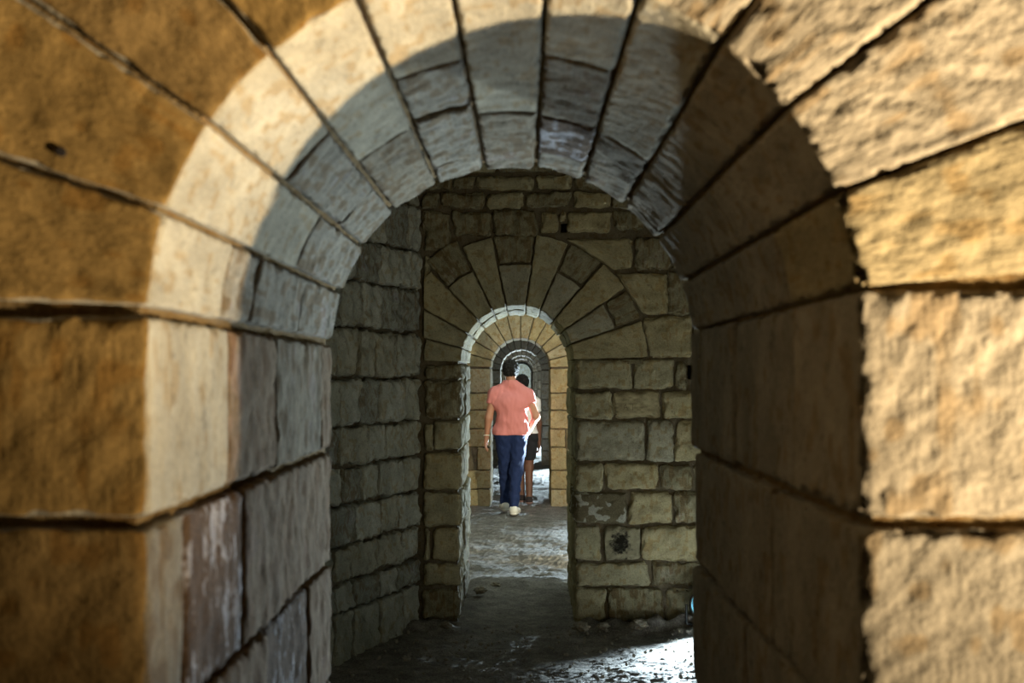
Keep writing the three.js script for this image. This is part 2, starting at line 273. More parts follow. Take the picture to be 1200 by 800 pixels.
  shade(W);
}

// ---------------------------------------------------------------- second cross wall (in focus)
const CORNER = -0.645;
{
  const D0 = 9.03, D1 = 10.53, xc = -0.03, yc = 0.082, R = 0.36;
  const W = tag(group('wall_second'), 'second cross wall of olive limestone blocks with a round arch of radiating stones', 'wall', 'structure');
  heart(W, xc, yc, R + 0.02, D0 + 0.028, D1, M.mortar, [[0.245, 0.905, 0.285, 0.965], [1.05, -0.03, 1.085, 0.06]]);
  const V = [[166,180,[0.36,0.6],0],[150.6,166,[0.36,0.72],0],[133.5,150.6,[0.36,0.8],2],[116,133.5,[0.36,0.645,0.87],0],[101.6,116,[0.36,0.81],0],[81.7,101.6,[0.36,0.62,0.81],3],[66.6,81.7,[0.36,0.82],0],[49.3,66.6,[0.36,0.62,0.83],3],[34.3,49.3,[0.36,0.83],2],[18.6,34.3,[0.36,0.655,0.83],3],[1.8,18.6,[0.36,0.83],2]], S = [[0,[[0.347,-0.092],[0.693,-0.092],[0.693,0.097],[0.347,0.097]]],[0,[[0.704,-0.092],[0.958,-0.092],[0.958,0.097],[0.704,0.097]]],[1,[[0.969,-0.092],[1.04,-0.092],[1.04,0.097],[0.969,0.097]]],[1,[[1.083,-0.092],[1.202,-0.092],[1.202,0.097],[1.083,0.097]]],[0,[[0.347,-0.276],[0.568,-0.276],[0.568,-0.108],[0.347,-0.108]]],[2,[[0.579,-0.276],[0.877,-0.276],[0.877,-0.103],[0.579,-0.103]]],[2,[[0.888,-0.276],[1.137,-0.276],[1.137,-0.108],[0.888,-0.108]]],[2,[[1.148,-0.276],[1.397,-0.276],[1.397,-0.108],[1.148,-0.108]]],[3,[[0.347,-0.552],[0.78,-0.552],[0.78,-0.287],[0.347,-0.287]]],[3,[[0.79,-0.552],[0.964,-0.552],[0.964,-0.292],[0.79,-0.292]]],[2,[[0.975,-0.547],[1.224,-0.547],[1.224,-0.292],[0.975,-0.292]]],[0,[[0.347,-0.736],[0.514,-0.736],[0.514,-0.568],[0.347,-0.568]]],[2,[[0.525,-0.726],[0.861,-0.726],[0.861,-0.563],[0.525,-0.563]]],[1,[[0.877,-0.736],[1.083,-0.736],[1.083,-0.568],[0.877,-0.568]]],[0,[[1.094,-0.731],[1.343,-0.731],[1.343,-0.568],[1.094,-0.568]]],[4,[[0.347,-0.942],[0.661,-0.942],[0.661,-0.747],[0.347,-0.747]]],[2,[[0.677,-0.942],[0.953,-0.942],[0.953,-0.747],[0.677,-0.747]]],[1,[[0.964,-0.942],[1.213,-0.942],[1.213,-0.747],[0.964,-0.747]]],[0,[[0.347,-1.175],[0.498,-1.175],[0.498,-0.958],[0.347,-0.958]]],[5,[[0.525,-1.175],[0.742,-1.175],[0.742,-0.958],[0.525,-0.958]]],[2,[[0.758,-1.175],[1.169,-1.175],[1.169,-0.958],[0.758,-0.958]]],[0,[[0.352,-1.332],[0.801,-1.332],[0.801,-1.191],[0.352,-1.191]]],[1,[[0.818,-1.332],[1.234,-1.332],[1.234,-1.191],[0.818,-1.191]]],[0,[[0.352,-1.565],[0.525,-1.565],[0.525,-1.348],[0.352,-1.348]]],[1,[[0.547,-1.565],[0.899,-1.565],[0.899,-1.348],[0.547,-1.348]]],[0,[[0.915,-1.565],[1.289,-1.565],[1.289,-1.348],[0.915,-1.348]]],[1,[[-0.623,-0.027],[-0.39,-0.027],[-0.39,0.065],[-0.623,0.065]]],[1,[[-0.628,-0.287],[-0.384,-0.287],[-0.384,-0.043],[-0.628,-0.043]]],[0,[[-0.623,-0.471],[-0.568,-0.471],[-0.568,-0.303],[-0.623,-0.303]]],[0,[[-0.552,-0.476],[-0.384,-0.476],[-0.384,-0.298],[-0.552,-0.298]]],[2,[[-0.623,-0.726],[-0.384,-0.726],[-0.384,-0.493],[-0.623,-0.493]]],[0,[[-0.628,-0.958],[-0.384,-0.958],[-0.384,-0.747],[-0.628,-0.747]]],[0,[[-0.623,-1.175],[-0.579,-1.175],[-0.579,-0.98],[-0.623,-0.98]]],[2,[[-0.563,-1.18],[-0.384,-1.18],[-0.384,-0.975],[-0.563,-0.975]]],[0,[[-0.628,-1.337],[-0.384,-1.337],[-0.384,-1.197],[-0.628,-1.197]]],[1,[[-0.628,-1.543],[-0.379,-1.543],[-0.379,-1.354],[-0.628,-1.354]]],[2,[[0.114,0.899],[0.227,0.899],[0.227,1.034],[0.114,1.034]]],[2,[[0.233,0.98],[0.282,0.98],[0.282,1.034],[0.233,1.034]]],[2,[[0.287,0.899],[0.563,0.899],[0.563,1.034],[0.287,1.034]]],[1,[[0.579,0.915],[0.78,0.915],[0.78,1.045],[0.579,1.045]]],[1,[[0.79,0.915],[0.964,0.915],[0.964,1.045],[0.79,1.045]]],[1,[[-0.184,0.893],[0.097,0.893],[0.097,1.045],[-0.184,1.045]]],[1,[[-0.52,1.067],[-0.238,1.067],[-0.238,1.159],[-0.52,1.159]]],[0,[[-0.227,1.061],[0.011,1.061],[0.011,1.159],[-0.227,1.159]]],[1,[[0.022,1.061],[0.303,1.061],[0.303,1.164],[0.022,1.164]]],[2,[[0.314,1.067],[0.563,1.067],[0.563,1.164],[0.314,1.164]]],[1,[[0.574,1.061],[0.823,1.061],[0.823,1.164],[0.574,1.164]]],[1,[[-0.639,1.067],[-0.531,1.067],[-0.531,1.159],[-0.639,1.159]]],[1,[[-0.639,1.18],[-0.444,1.18],[-0.444,1.272],[-0.639,1.272]]],[1,[[-0.433,1.18],[-0.303,1.18],[-0.303,1.272],[-0.433,1.272]]],[0,[[-0.292,1.18],[0.076,1.18],[0.076,1.272],[-0.292,1.272]]],[0,[[0.087,1.18],[0.325,1.18],[0.325,1.272],[0.087,1.272]]],[1,[[0.336,1.18],[0.639,1.18],[0.639,1.272],[0.336,1.272]]],[2,[[0.65,1.18],[0.964,1.18],[0.964,1.272],[0.65,1.272]]],[1,[[-0.439,0.883],[-0.2,0.888],[-0.195,1.04],[-0.449,1.04]]],[1,[[-0.628,0.785],[-0.455,0.79],[-0.46,1.045],[-0.639,1.045]]],[2,[[0.576,0.671],[0.704,0.671],[0.704,0.866],[0.285,0.866]]],[2,[[0.759,0.384],[0.92,0.384],[0.92,0.655],[0.591,0.655]]],[2,[[0.815,0.108],[1.083,0.108],[1.083,0.368],[0.765,0.368]]],[1,[[0.715,0.671],[0.942,0.671],[0.942,0.872],[0.715,0.872]]],[1,[[0.953,0.671],[1.18,0.671],[1.18,0.872],[0.953,0.872]]],[1,[[0.931,0.39],[1.137,0.39],[1.137,0.655],[0.931,0.655]]],[1,[[1.094,0.108],[1.289,0.108],[1.289,0.374],[1.094,0.374]]],[0,[[-0.628,0.59],[-0.596,0.633],[-0.579,0.753],[-0.628,0.763]]]];
  for (const [a0, a1, rs, tone] of V) {
    for (let k = 0; k < rs.length - 1; k++) part('voussoir', wedge(xc, yc, a0, a1, rs[k] + (k ? 0.012 : 0), rs[k + 1], D0 + rr(-0.004, 0.004) + (k ? 0.004 : 0), k ? D0 + 0.12 : D0 + rr(0.5, 0.75), k ? 0.02 : 0.009, { step: 0.022, r: k ? 0.016 : 0.007, amp: k ? 0.007 : 0.004, freq: 13, chip: 0.006, omit: 'bt', left: CORNER + 0.02 }), k ? M.olive[1] : M.olive[tone], W);
    part('voussoir', wedge(xc, yc, a0, a1, R + rr(-0.004, 0.01), R + 0.12, D0 + 0.76, D1, 0.012, { step: 0.03, r: 0.01, amp: 0.007, freq: 12, omit: 't' }), M.olive[tone], W);
  }
  part('voussoir', wedge(xc, yc, -1.5, 1.8, R, 0.8, D0, D0 + 0.6, 0.012, { step: 0.03, r: 0.006, amp: 0.004, omit: 'bt' }), M.olive[1], W);
  S.forEach(([tone, q]) => {
    const lo = Math.min(...q.map((p) => p[0])), hi = Math.max(...q.map((p) => p[0])), L = xc - R, Rr = xc + R;
    const quoin = Math.abs(hi - L) < 0.03 ? -1 : Math.abs(lo - Rr) < 0.03 ? 1 : 0;
    const j = () => rr(-0.009, 0.009), e = rr(-0.006, 0.012);
    const c = q.map(([x, y]) => [quoin < 0 && x > L - 0.06 ? L - e : quoin > 0 && x < Rr + 0.06 ? Rr + e : x + j(), y + j()]);
    const carve = Math.abs(lo - 0.579) < 0.01 && Math.abs(q[0][1] + 0.276) < 0.02, d = D0 + rr(-0.007, 0.007);
    part('stone_block', block(c, d, quoin ? D0 + rr(0.45, 0.7) : D0 + 0.1, { step: 0.02, r: 0.02, amp: tone === 1 ? 0.012 : 0.008, freq: 9, chip: 0.022, omit: 'b', fit: carve || tone === 5 }), carve ? M.carved : M.olive[tone], W);
    if (quoin) part('stone_block', block(quoin < 0 ? rect(L - 0.14, c[0][1], L + rr(-0.01, 0.006), c[2][1]) : rect(Rr + rr(-0.004, 0.01), c[0][1], Rr + 0.14, c[2][1]), D0 + 0.71, D1, { step: 0.03, r: 0.014, amp: 0.009, freq: 11, omit: quoin < 0 ? 'l' : 'r' }), M.olive[tone > 3 ? 0 : tone], W);
  });
  // courses that the near arch hides from straight ahead
  for (let y = 1.28; y < TOP - 0.1; y += 0.2) for (let x = CORNER; x < 2.6;) { const w = rr(0.25, 0.5); part('stone_block', block(rect(x + 0.01, y + 0.01, x + w - 0.01, y + 0.19, 0.004), D0 + rr(-0.005, 0.005), D0 + 0.1, { r: 0.018, amp: 0.006, omit: 'b' }), M.olive[Math.floor(rnd() * 4)], W); x += w; }
  for (let y = -1.56; y < 1.2; y += 0.23) for (let x = y > 0.1 ? 1.3 : 1.28; x < 2.7;) { const w = rr(0.3, 0.5); part('stone_block', block(rect(x + 0.01, y + 0.01, x + w - 0.01, y + 0.22, 0.004), D0 + rr(-0.005, 0.005), D0 + 0.1, { r: 0.018, amp: 0.006, omit: 'b' }), M.olive[Math.floor(rnd() * 4)], W); x += w; }
  shade(W);
}

// ---------------------------------------------------------------- further cross walls
const FAR = [
  ['wall_third', 17.12, 18.35, M.gold, 'third cross wall with golden arch stones, where two visitors stand'],
  ['wall_fourth', 24.95, 26.3, M.far, 'fourth cross wall seen through three arches'], ['wall_fifth', 32.75, 34.1, M.far, 'fifth cross wall seen through four arches'],
  ['wall_sixth', 40.55, 41.9, M.far, 'sixth cross wall seen through five arches'], ['wall_seventh', 48.35, 49.7, M.far, 'seventh cross wall seen through six arches'], ['wall_eighth', 56.15, 57.5, M.far, 'eighth cross wall seen through seven arches, the farthest'],
];
FAR.forEach(([name, D0, D1, pal, label], w) => {
  const xc = [-0.02, -0.018, -0.015, -0.015, -0.015, -0.015][w], yc = 0.082, R = 0.36, near = w === 0;
  const W = tag(group(name), label, 'wall', 'structure');
  heart(W, xc, yc, R + 0.016, D0 + 0.018, D1, M.mortar);
  const n = 12, o = { step: near ? 0.05 : 9, r: 0.01, amp: near ? 0.005 : 0.003, freq: 11, omit: 'bt' };
  for (let i = 0; i < n; i++) {
    const a0 = 180 * i / n + (i ? 0 : 1), a1 = 180 * (i + 1) / n - (i === n - 1 ? 1 : 0);
    const m = pick(pal), cut = D0 + rr(0.5, 0.8);
    part('voussoir', wedge(xc, yc, a0, a1, R, R + rr(0.4, 0.46), D0 + rr(-0.003, 0.003), cut, 0.012, o), m, W);
    part('voussoir', wedge(xc, yc, a0, a1, R + rr(-0.003, 0.006), R + 0.1, cut + 0.008, D1, 0.012, { ...o, omit: 't' }), m, W);
  }
  let y = yc - 0.006;
  while (y > FLOOR) {
    const h = rr(0.2, 0.3), y0 = Math.max(y - h, FLOOR - 0.05);
    for (const s of [-1, 1]) {
      const wd = rr(0.16, 0.4), a = xc + s * (R + rr(-0.004, 0.006)), b = xc + s * (R + wd), cut = D0 + rr(0.4, 0.8), m = pick(pal);
      part('stone_block', block(rect(Math.min(a, b), y0 + 0.008, Math.max(a, b), y - 0.006), D0 + rr(-0.005, 0.005), cut, { ...o, r: 0.014, amp: 0.007, omit: 'b' }), m, W);
      part('stone_block', block(rect(Math.min(a, a + s * 0.12), y0 + 0.008, Math.max(a, a + s * 0.12), y - 0.006), cut + 0.01, D1, { ...o, r: 0.014, amp: 0.007, omit: s < 0 ? 'l' : 'r' }), pick(pal), W);
      if (near) for (let x = wd + 0.02; x < 0.8;) { const q = rr(0.2, 0.4), e = xc + s * (R + x), f = xc + s * (R + x + q - 0.015); if (s > 0 || x + q + R < 0.66) part('stone_block', block(rect(Math.min(e, f), y0 + 0.008, Math.max(e, f), y - 0.006), D0 + rr(-0.005, 0.005), D0 + 0.08, { ...o, r: 0.014, amp: 0.007, omit: 'b' }), pick(pal), W); x += q; }
    }
    y = y0;
  }
  shade(W);
});

// ---------------------------------------------------------------- splayed side walls of the chambers
function sideWall(name, label, p0, p1, detail, courses, minT) {
  const len = Math.hypot(p1[0] - p0[0], p1[1] - p0[1]), ux = (p1[0] - p0[0]) / len, ud = (p1[1] - p0[1]) / len, nx = -ud, nd = ux;   // (nx, nd): into the chamber
  const wall = (t, y, w) => at(p0[0] + ux * t - nx * w, y, p0[1] + ud * t - nd * w);   // w grows into the masonry
  const W = tag(group(name), label, 'wall', 'structure');
  const g = new THREE.BoxGeometry(len, TOP - FLOOR + 0.2, 0.4), P = g.attributes.position, u = g.attributes.uv;
  for (let i = 0; i < P.count; i++) { const v = wall(P.getX(i) + len / 2, P.getY(i) + (TOP + FLOOR) / 2, 0.245 - P.getZ(i)); u.setXY(i, (P.getX(i) + 9) / 0.6, (P.getY(i) + 9) / 0.6); P.setXYZ(i, v.x, v.y, v.z); }
  g.computeVertexNormals(); part('mortar_core', g, M.mortar, W);
  courses.forEach(([y0, y1, ws], c) => {
    let t = 0.012, k = 0;
    while (t < len - 0.3) {
      const w = ws?.[k] ?? rr(0.24, 0.42), close = t < 2.2 && detail;
      if (t > (minT ?? -1)) part('stone_block', block(rect(t, y0 + 0.009, t + w - 0.018, y1 - 0.009, 0.007), rr(-0.012, 0.006), 0.1, { wall, step: close ? 0.022 : 9, r: 0.018, amp: 0.014, freq: 9, chip: 0.02, omit: 'b' }), M.side[Math.floor(rnd() * 4)], W);
      t += w; k++;
    }
  });
  return shade(W);
}
const cy = [-1.62, -1.315, -1.153, -0.947, -0.725, -0.508, -0.287, -0.016, 0.265, 0.536, 0.774, 1.06, 1.3, 1.55, 1.8, 2.08];
const lw = { 9: [0.68, 0.34], 8: [0.28, 0.36, 0.3], 10: [0.22, 0.36] };
sideWall('wall_left', 'splayed side wall of small grey blocks beyond the nearest arch', [CORNER, 9.02], [-2.45, 2.9], true, cy.slice(0, -1).map((y, i) => [y, cy[i + 1], lw[i]]));
for (const [d0, d1, n, lb] of [[1.44, -2.3, 'wall_left_near', 'side wall of the chamber where the camera stands'], [17.1, 10.5, 'wall_left_third', 'splayed side wall of the chamber holding the visitors'], [24.9, 18.3, 'wall_left_fourth', 'splayed side wall beyond the third cross wall'], [32.7, 26.3, 'wall_left_fifth', 'splayed side wall beyond the fourth cross wall'], [40.5, 34.1, 'wall_left_sixth', 'splayed side wall beyond the fifth cross wall'], [48.3, 41.9, 'wall_left_seventh', 'splayed side wall beyond the sixth cross wall'], [56.1, 49.7, 'wall_left_eighth', 'splayed side wall beyond the seventh cross wall']])
  sideWall(n, lb, [d0 < 2 ? -1.3 : -0.7, d0], [-2.45, d1], false, d0 < 2 ? cy.slice(0, -1).map((y, i) => [y, cy[i + 1]]) : []);

// ---------------------------------------------------------------- floodlights
const metal = new THREE.MeshStandardMaterial({ color: 0x1c1d20, roughness: 0.5, metalness: 0.6 });
for (const L of LAMPS) {
  const pos = at(...L.p), dir = at(...L.aim).sub(pos).normalize(), cool = L.c === COOL;
  const g = group('floodlight'); g.position.set(pos.x, 0, pos.z); tag(g, L.label, 'floodlight', undefined, 'floodlights standing on the gallery floor');
  const h = new THREE.Group(); h.name = 'lamp_head'; g.add(h); h.position.y = pos.y; h.quaternion.setFromUnitVectors(new THREE.Vector3(0, 0, 1), dir);
  const shell = new THREE.LatheGeometry([[0.001, -0.105], [0.05, -0.105], [0.075, -0.09], [0.098, -0.03], [0.104, 0], [0.1, 0.004], [0.093, -0.012]].map(([x, y]) => new THREE.Vector2(x, y)), 40); shell.rotateX(Math.PI / 2);
  part('housing', shell, metal, h);
  const lens = new THREE.LatheGeometry([[0.001, 0.004], [0.05, 0.0], [0.094, -0.012]].map(([x, y]) => new THREE.Vector2(x, y)), 40); lens.rotateX(Math.PI / 2);
  part('lens', lens, new THREE.MeshStandardMaterial({ color: 0x223038, roughness: 0.2, emissive: new THREE.Color().setRGB(...(cool ? [0.16, 0.62, 0.85] : [1.0, 0.7, 0.35])), emissiveIntensity: 2 }), h);
  const rim = new THREE.TorusGeometry(0.099, 0.006, 10, 48); rim.translate(0, 0, 0.004); part('rim', rim, metal, h);
  const yoke = new THREE.TubeGeometry(new THREE.CatmullRomCurve3([[-0.115, 0, -0.03], [-0.115, -(pos.y - 0.03), -0.03], [0.115, -(pos.y - 0.03), -0.03], [0.115, 0, -0.03]].map((p) => new THREE.Vector3(...p)), false, 'catmullrom', 0.02), 60, 0.008, 8);
  const yk = part('bracket', yoke, metal, g); yk.position.y = pos.y; yk.rotation.y = Math.atan2(dir.x, dir.z);
  const foot = new THREE.CylinderGeometry(0.09, 0.1, 0.03, 28); foot.translate(0, 0.012, 0); part('base', foot, metal, g);
  const s = new THREE.SpotLight(new THREE.Color().setRGB(...L.c), L.cd, 0, L.ang, L.pen, 2);
  s.name = 'floodlight_beam'; s.position.copy(dir).multiplyScalar(0.02).add(new THREE.Vector3(0, pos.y, 0)); s.target.position.copy(dir).multiplyScalar(2).add(new THREE.Vector3(0, pos.y, 0)); s.castShadow = true; s.shadow.radius = L.soft; s.shadow.mapSize.set(1024, 1024); s.shadow.bias = -0.002;
  g.add(s, s.target); shade(g);
}

// ---------------------------------------------------------------- two visitors, seen from behind. Local axes: x right, y up, f forward (away from the camera)
function isoMesh(sdf, lo, hi, cell) {   // surface nets: one smooth indexed surface of sdf = 0
  const n = [0, 1, 2].map((i) => Math.ceil((hi[i] - lo[i]) / cell) + 1), [nx, ny, nz] = n, F = new Float32Array(nx * ny * nz), id = (i, j, k) => i + nx * (j + ny * k);
  for (let k = 0; k < nz; k++) for (let j = 0; j < ny; j++) for (let i = 0; i < nx; i++) F[id(i, j, k)] = sdf(lo[0] + i * cell, lo[1] + j * cell, lo[2] + k * cell);
  const V = new Int32Array(nx * ny * nz).fill(-1), pos = [], idx = [];
  for (let k = 0; k < nz - 1; k++) for (let j = 0; j < ny - 1; j++) for (let i = 0; i < nx - 1; i++) {
    let c = 0, s = [0, 0, 0]; const g = (q) => F[id(i + (q & 1), j + ((q >> 1) & 1), k + (q >> 2))];
    for (let q = 0; q < 8; q++) for (const b of [1, 2, 4]) if (!(q & b)) { const a = g(q), d = g(q | b); if ((a < 0) !== (d < 0)) { const t = a / (a - d); s[0] += (q & 1) + (b === 1 ? t : 0); s[1] += ((q >> 1) & 1) + (b === 2 ? t : 0); s[2] += (q >> 2) + (b === 4 ? t : 0); c++; } }
    if (c) { V[id(i, j, k)] = pos.length / 3; pos.push(lo[0] + (i + s[0] / c) * cell, lo[1] + (j + s[1] / c) * cell, -(lo[2] + (k + s[2] / c) * cell)); }
  }
  const quad = (a, b, c, d, flip) => { if (a < 0 || b < 0 || c < 0 || d < 0) return; if (flip) idx.push(a, c, b, a, d, c); else idx.push(a, b, c, a, c, d); };
  for (let k = 1; k < nz - 1; k++) for (let j = 1; j < ny - 1; j++) for (let i = 1; i < nx - 1; i++) {
    const a = F[id(i, j, k)] < 0;
    if (a !== F[id(i + 1, j, k)] < 0) quad(V[id(i, j - 1, k - 1)], V[id(i, j, k - 1)], V[id(i, j, k)], V[id(i, j - 1, k)], a);
    if (a !== F[id(i, j + 1, k)] < 0) quad(V[id(i - 1, j, k - 1)], V[id(i - 1, j, k)], V[id(i, j, k)], V[id(i, j, k - 1)], a);
    if (a !== F[id(i, j, k + 1)] < 0) quad(V[id(i - 1, j - 1, k)], V[id(i, j - 1, k)], V[id(i, j, k)], V[id(i - 1, j, k)], a);
  }
  const geo = new THREE.BufferGeometry(); geo.setAttribute('position', new THREE.Float32BufferAttribute(pos, 3)); geo.setIndex(idx); geo.computeVertexNormals(); return geo;
}
const cone = (a, b, ra, rb) => { const [bx, by, bz] = [b[0] - a[0], b[1] - a[1], b[2] - a[2]], l = bx * bx + by * by + bz * bz || 1e-9; return (x, y, z) => { const px = x - a[0], py = y - a[1], pz = z - a[2], t = clamp((px * bx + py * by + pz * bz) / l, 0, 1); return Math.hypot(px - t * bx, py - t * by, pz - t * bz) - (ra + (rb - ra) * t); }; };
const ball = (c, r) => (x, y, z) => { const k = Math.hypot((x - c[0]) / r[0], (y - c[1]) / r[1], (z - c[2]) / r[2]); return (k - 1) * Math.min(...r); };
const blend = (fs, k) => (x, y, z) => { let d = 9; for (const f of fs) { const e = f(x, y, z), h = clamp(0.5 + 0.5 * (e - d) / k, 0, 1); d = e * (1 - h) + d * h - k * h * (1 - h); } return d; };
const chain = (ps, rs) => ps.slice(1).map((p, i) => cone(ps[i], p, rs[i], rs[i + 1]));
const fabric = (hex, rough = 0.9) => new THREE.MeshStandardMaterial({ color: hex, roughness: rough });
// a relaxed hand hanging from wrist w; out = +1 for the person's right side
function handCones(w, e, out, s = 1) {
  const dir = new THREE.Vector3(w[0] - e[0], w[1] - e[1], w[2] - e[2]).normalize(), fwd = new THREE.Vector3(0, 0, 1).addScaledVector(dir, -dir.z).normalize(), side = new THREE.Vector3().crossVectors(dir, fwd).multiplyScalar(out);
  const P = (a, b, c) => [0, 1, 2].map((i) => w[i] + s * (dir.getComponent(i) * a + fwd.getComponent(i) * b + side.getComponent(i) * c));
  const fs = [cone(P(0, 0, 0), P(0.045, 0.018, 0), 0.026 * s, 0.021 * s), cone(P(0, 0, 0), P(0.075, -0.024, 0), 0.024 * s, 0.015 * s), cone(P(0.04, 0.015, 0), P(0.08, 0.026, 0), 0.02 * s, 0.015 * s), cone(P(0.04, 0, 0), P(0.082, 0.002, 0), 0.02 * s, 0.016 * s)];
  const fingers = [[0.028, 0.07], [0.01, 0.08], [-0.009, 0.074], [-0.027, 0.058]].map(([b, l]) => chain([P(0.078, b, 0), P(0.078 + l * 0.5, b * 1.12, 0.006), P(0.078 + l * 0.8, b * 1.12, 0.018), P(0.078 + l, b * 1.08, 0.032)], [0.0105, 0.0095, 0.0085, 0.007].map((r) => r * s))).flat();
  const thumb = chain([P(0.02, 0.024, 0.004), P(0.06, 0.05, 0.014), P(0.098, 0.056, 0.02)], [0.014 * s, 0.011 * s, 0.008 * s]);
  return [...fs, ...fingers, ...thumb];
}
function headCones(c, s) { // skull, jaw, face, ears; looks forward (f)
  const P = (x, y, z) => [c[0] + x * s, c[1] + y * s, c[2] + z * s];
  return blend([ball(P(0, 0.03, -0.008), [0.076 * s, 0.088 * s, 0.094 * s]), ball(P(0, -0.03, 0.03), [0.06 * s, 0.082 * s, 0.066 * s]), cone(P(0, 0.005, 0.092), P(0, -0.03, 0.112), 0.009 * s, 0.014 * s), cone(P(-0.03, 0.02, 0.083), P(0.03, 0.02, 0.083), 0.012 * s, 0.012 * s),
    cone(P(-0.02, -0.062, 0.09), P(0.02, -0.062, 0.09), 0.008 * s, 0.008 * s), cone(P(-0.03, 0.004, 0.08), P(-0.028, 0.004, 0.082), 0.011 * s, 0.011 * s), cone(P(0.03, 0.004, 0.08), P(0.028, 0.004, 0.082), 0.011 * s, 0.011 * s),
    cone(P(-0.079, 0.018, -0.01), P(-0.074, -0.022, -0.004), 0.014 * s, 0.01 * s), cone(P(0.079, 0.018, -0.01), P(0.074, -0.022, -0.004), 0.014 * s, 0.01 * s), cone(P(0, -0.04, -0.02), P(0, -0.15, -0.035), 0.052 * s, 0.054 * s)], 0.014 * s);
}
function person(o) {
  const g = group('person'); g.position.copy(at(o.x, FLOOR, o.d)); tag(g, o.label, 'person');
  const J = o.joints, s = o.scale, arm = (k) => chain([J.shoulder[k], J.elbow[k], J.wrist[k]], [0.05, 0.04, 0.027].map((r) => r * s)), leg = (k, e = 0) => chain([J.hip[k], J.knee[k], J.ankle[k]], [0.088, 0.06, 0.04].map((r) => r * s + e));
  const torso = (e) => [cone([J.hip[0][0] - 0.01, J.pelvis, 0], [J.hip[1][0] + 0.01, J.pelvis, 0], 0.098 * s + e, 0.098 * s + e), cone([J.mid[0] - 0.066 * s, J.mid[1], 0], [J.mid[0] + 0.066 * s, J.mid[1], 0], 0.094 * s + e, 0.094 * s + e), cone([J.chest[0] - 0.082 * s, J.chest[1], 0], [J.chest[0] + 0.082 * s, J.chest[1], 0], 0.104 * s + e, 0.104 * s + e), cone([J.shoulder[0][0] + 0.03, J.shoulder[0][1], 0], [J.shoulder[1][0] - 0.03, J.shoulder[1][1], 0], 0.056 * s + e, 0.056 * s + e), cone([J.mid[0], J.mid[1], 0], [J.chest[0], J.chest[1], 0], 0.1 * s + e, 0.115 * s + e), ...[0, 1].map((k) => cone([J.head[0], J.head[1] - 0.12 * s, -0.012], J.shoulder[k], 0.046 * s + e * 0.6, 0.05 * s + e * 0.6))];
  const feet = [0, 1].map((k) => { const a = J.ankle[k], t = J.toe[k]; return [cone([a[0], a[1], a[2]], [a[0], a[1] - 0.05 * s, a[2] - 0.01], 0.036 * s, 0.034 * s), cone([a[0], a[1] - 0.05 * s, a[2]], t, 0.034 * s, 0.026 * s)]; });
  const body = blend([...torso(-0.014), cone([J.head[0], J.head[1] - 0.24 * s, -0.01], [J.head[0], J.head[1] - 0.1 * s, 0], 0.056 * s, 0.052 * s), ...arm(0), ...arm(1), ...leg(0), ...leg(1), ...feet.flat()], 0.03);
  const head = headCones([J.head[0], J.head[1], 0.015], s);
  const box = (ps, m) => [[0, 1, 2].map((i) => Math.min(...ps.map((p) => p[i])) - m), [0, 1, 2].map((i) => Math.max(...ps.map((p) => p[i])) + m)];
  const all = Object.values(J).flat().filter(Array.isArray).map((p) => [p[0], p[1], p[2] ?? 0]), [lo, hi] = box(all, 0.16); lo[1] = -0.03;
  const skin = new THREE.MeshStandardMaterial({ color: new THREE.Color().setRGB(...o.skin), roughness: 0.6 });
  const gs = [isoMesh(body, lo, hi, 0.009), isoMesh(head, [J.head[0] - 0.12, J.head[1] - 0.2, -0.14], [J.head[0] + 0.12, J.head[1] + 0.14, 0.16], 0.005)];
  for (const k of [0, 1]) { const f = blend(handCones(J.wrist[k], J.elbow[k], k ? 1 : -1, s), 0.006), [a, b] = box([J.wrist[k]], 0.2); gs.push(isoMesh(f, a, b, 0.0042)); }
  part('body', mergeGeometries(gs), skin, g);
  const fold = (a, x, y, z) => a * (noise(x * 9, y * 5, z * 9) + 0.6 * noise(x * 22, y * 9, z * 22));
  // shirt: torso and sleeves, cut at hem, cuffs and neckline
  const sleeve = [0, 1].map((k) => { const a = J.shoulder[k], b = J.elbow[k], t = o.sleeve, m = a.map((v, i) => v + (b[i] - v) * t); return cone(a, m, 0.066 * s, 0.064 * s); });
  const cuff = [0, 1].map((k) => { const a = J.shoulder[k], b = J.elbow[k], n = new THREE.Vector3(b[0] - a[0], b[1] - a[1], b[2] - a[2]), L = n.length() * o.sleeve; n.normalize(); return (x, y, z) => ((x - a[0]) * n.x + (y - a[1]) * n.y + (z - a[2]) * n.z) - L; });
  const tors = blend(torso(0.02), 0.05), nk = cone([J.head[0], J.head[1] - 0.1 * s, -0.004], [J.head[0], J.head[1] - 0.03, 0.02], 0.062 * s, 0.075 * s);
  const shirt = (x, y, z) => { let d = tors(x, y, z); for (const k of [0, 1]) { const e = Math.max(sleeve[k](x, y, z), cuff[k](x, y, z)), h = clamp(0.5 + 0.5 * (e - d) / 0.03, 0, 1); d = e * (1 - h) + d * h - 0.03 * h * (1 - h); } d += fold(0.006, x, y, z); return Math.max(d, o.hem - y + 0.006 * noise(x * 5, 2, z * 5), -nk(x, y, z)); };
  part('shirt', isoMesh(shirt, lo, hi, 0.008), o.shirt, g).userData.label = o.shirtLabel;
  const legs = blend([...torso(-0.002).slice(0, 1), ...leg(0, o.loose), ...leg(1, o.loose)], 0.03), back = o.pockets;
  const trousers = (x, y, z) => Math.max(legs(x, y, z) + fold(0.007, x, y * 1.6, z), y - (o.hem + 0.025), o.legEnd - y);
  part(o.trousersName, isoMesh(trousers, lo, hi, 0.008), o.trousers, g).userData.label = o.trousersLabel;
  const hc = [J.head[0], J.head[1] + 0.03 * s, 0.008];
  const skull = ball(hc, [0.093 * s, 0.104 * s, 0.11 * s]);
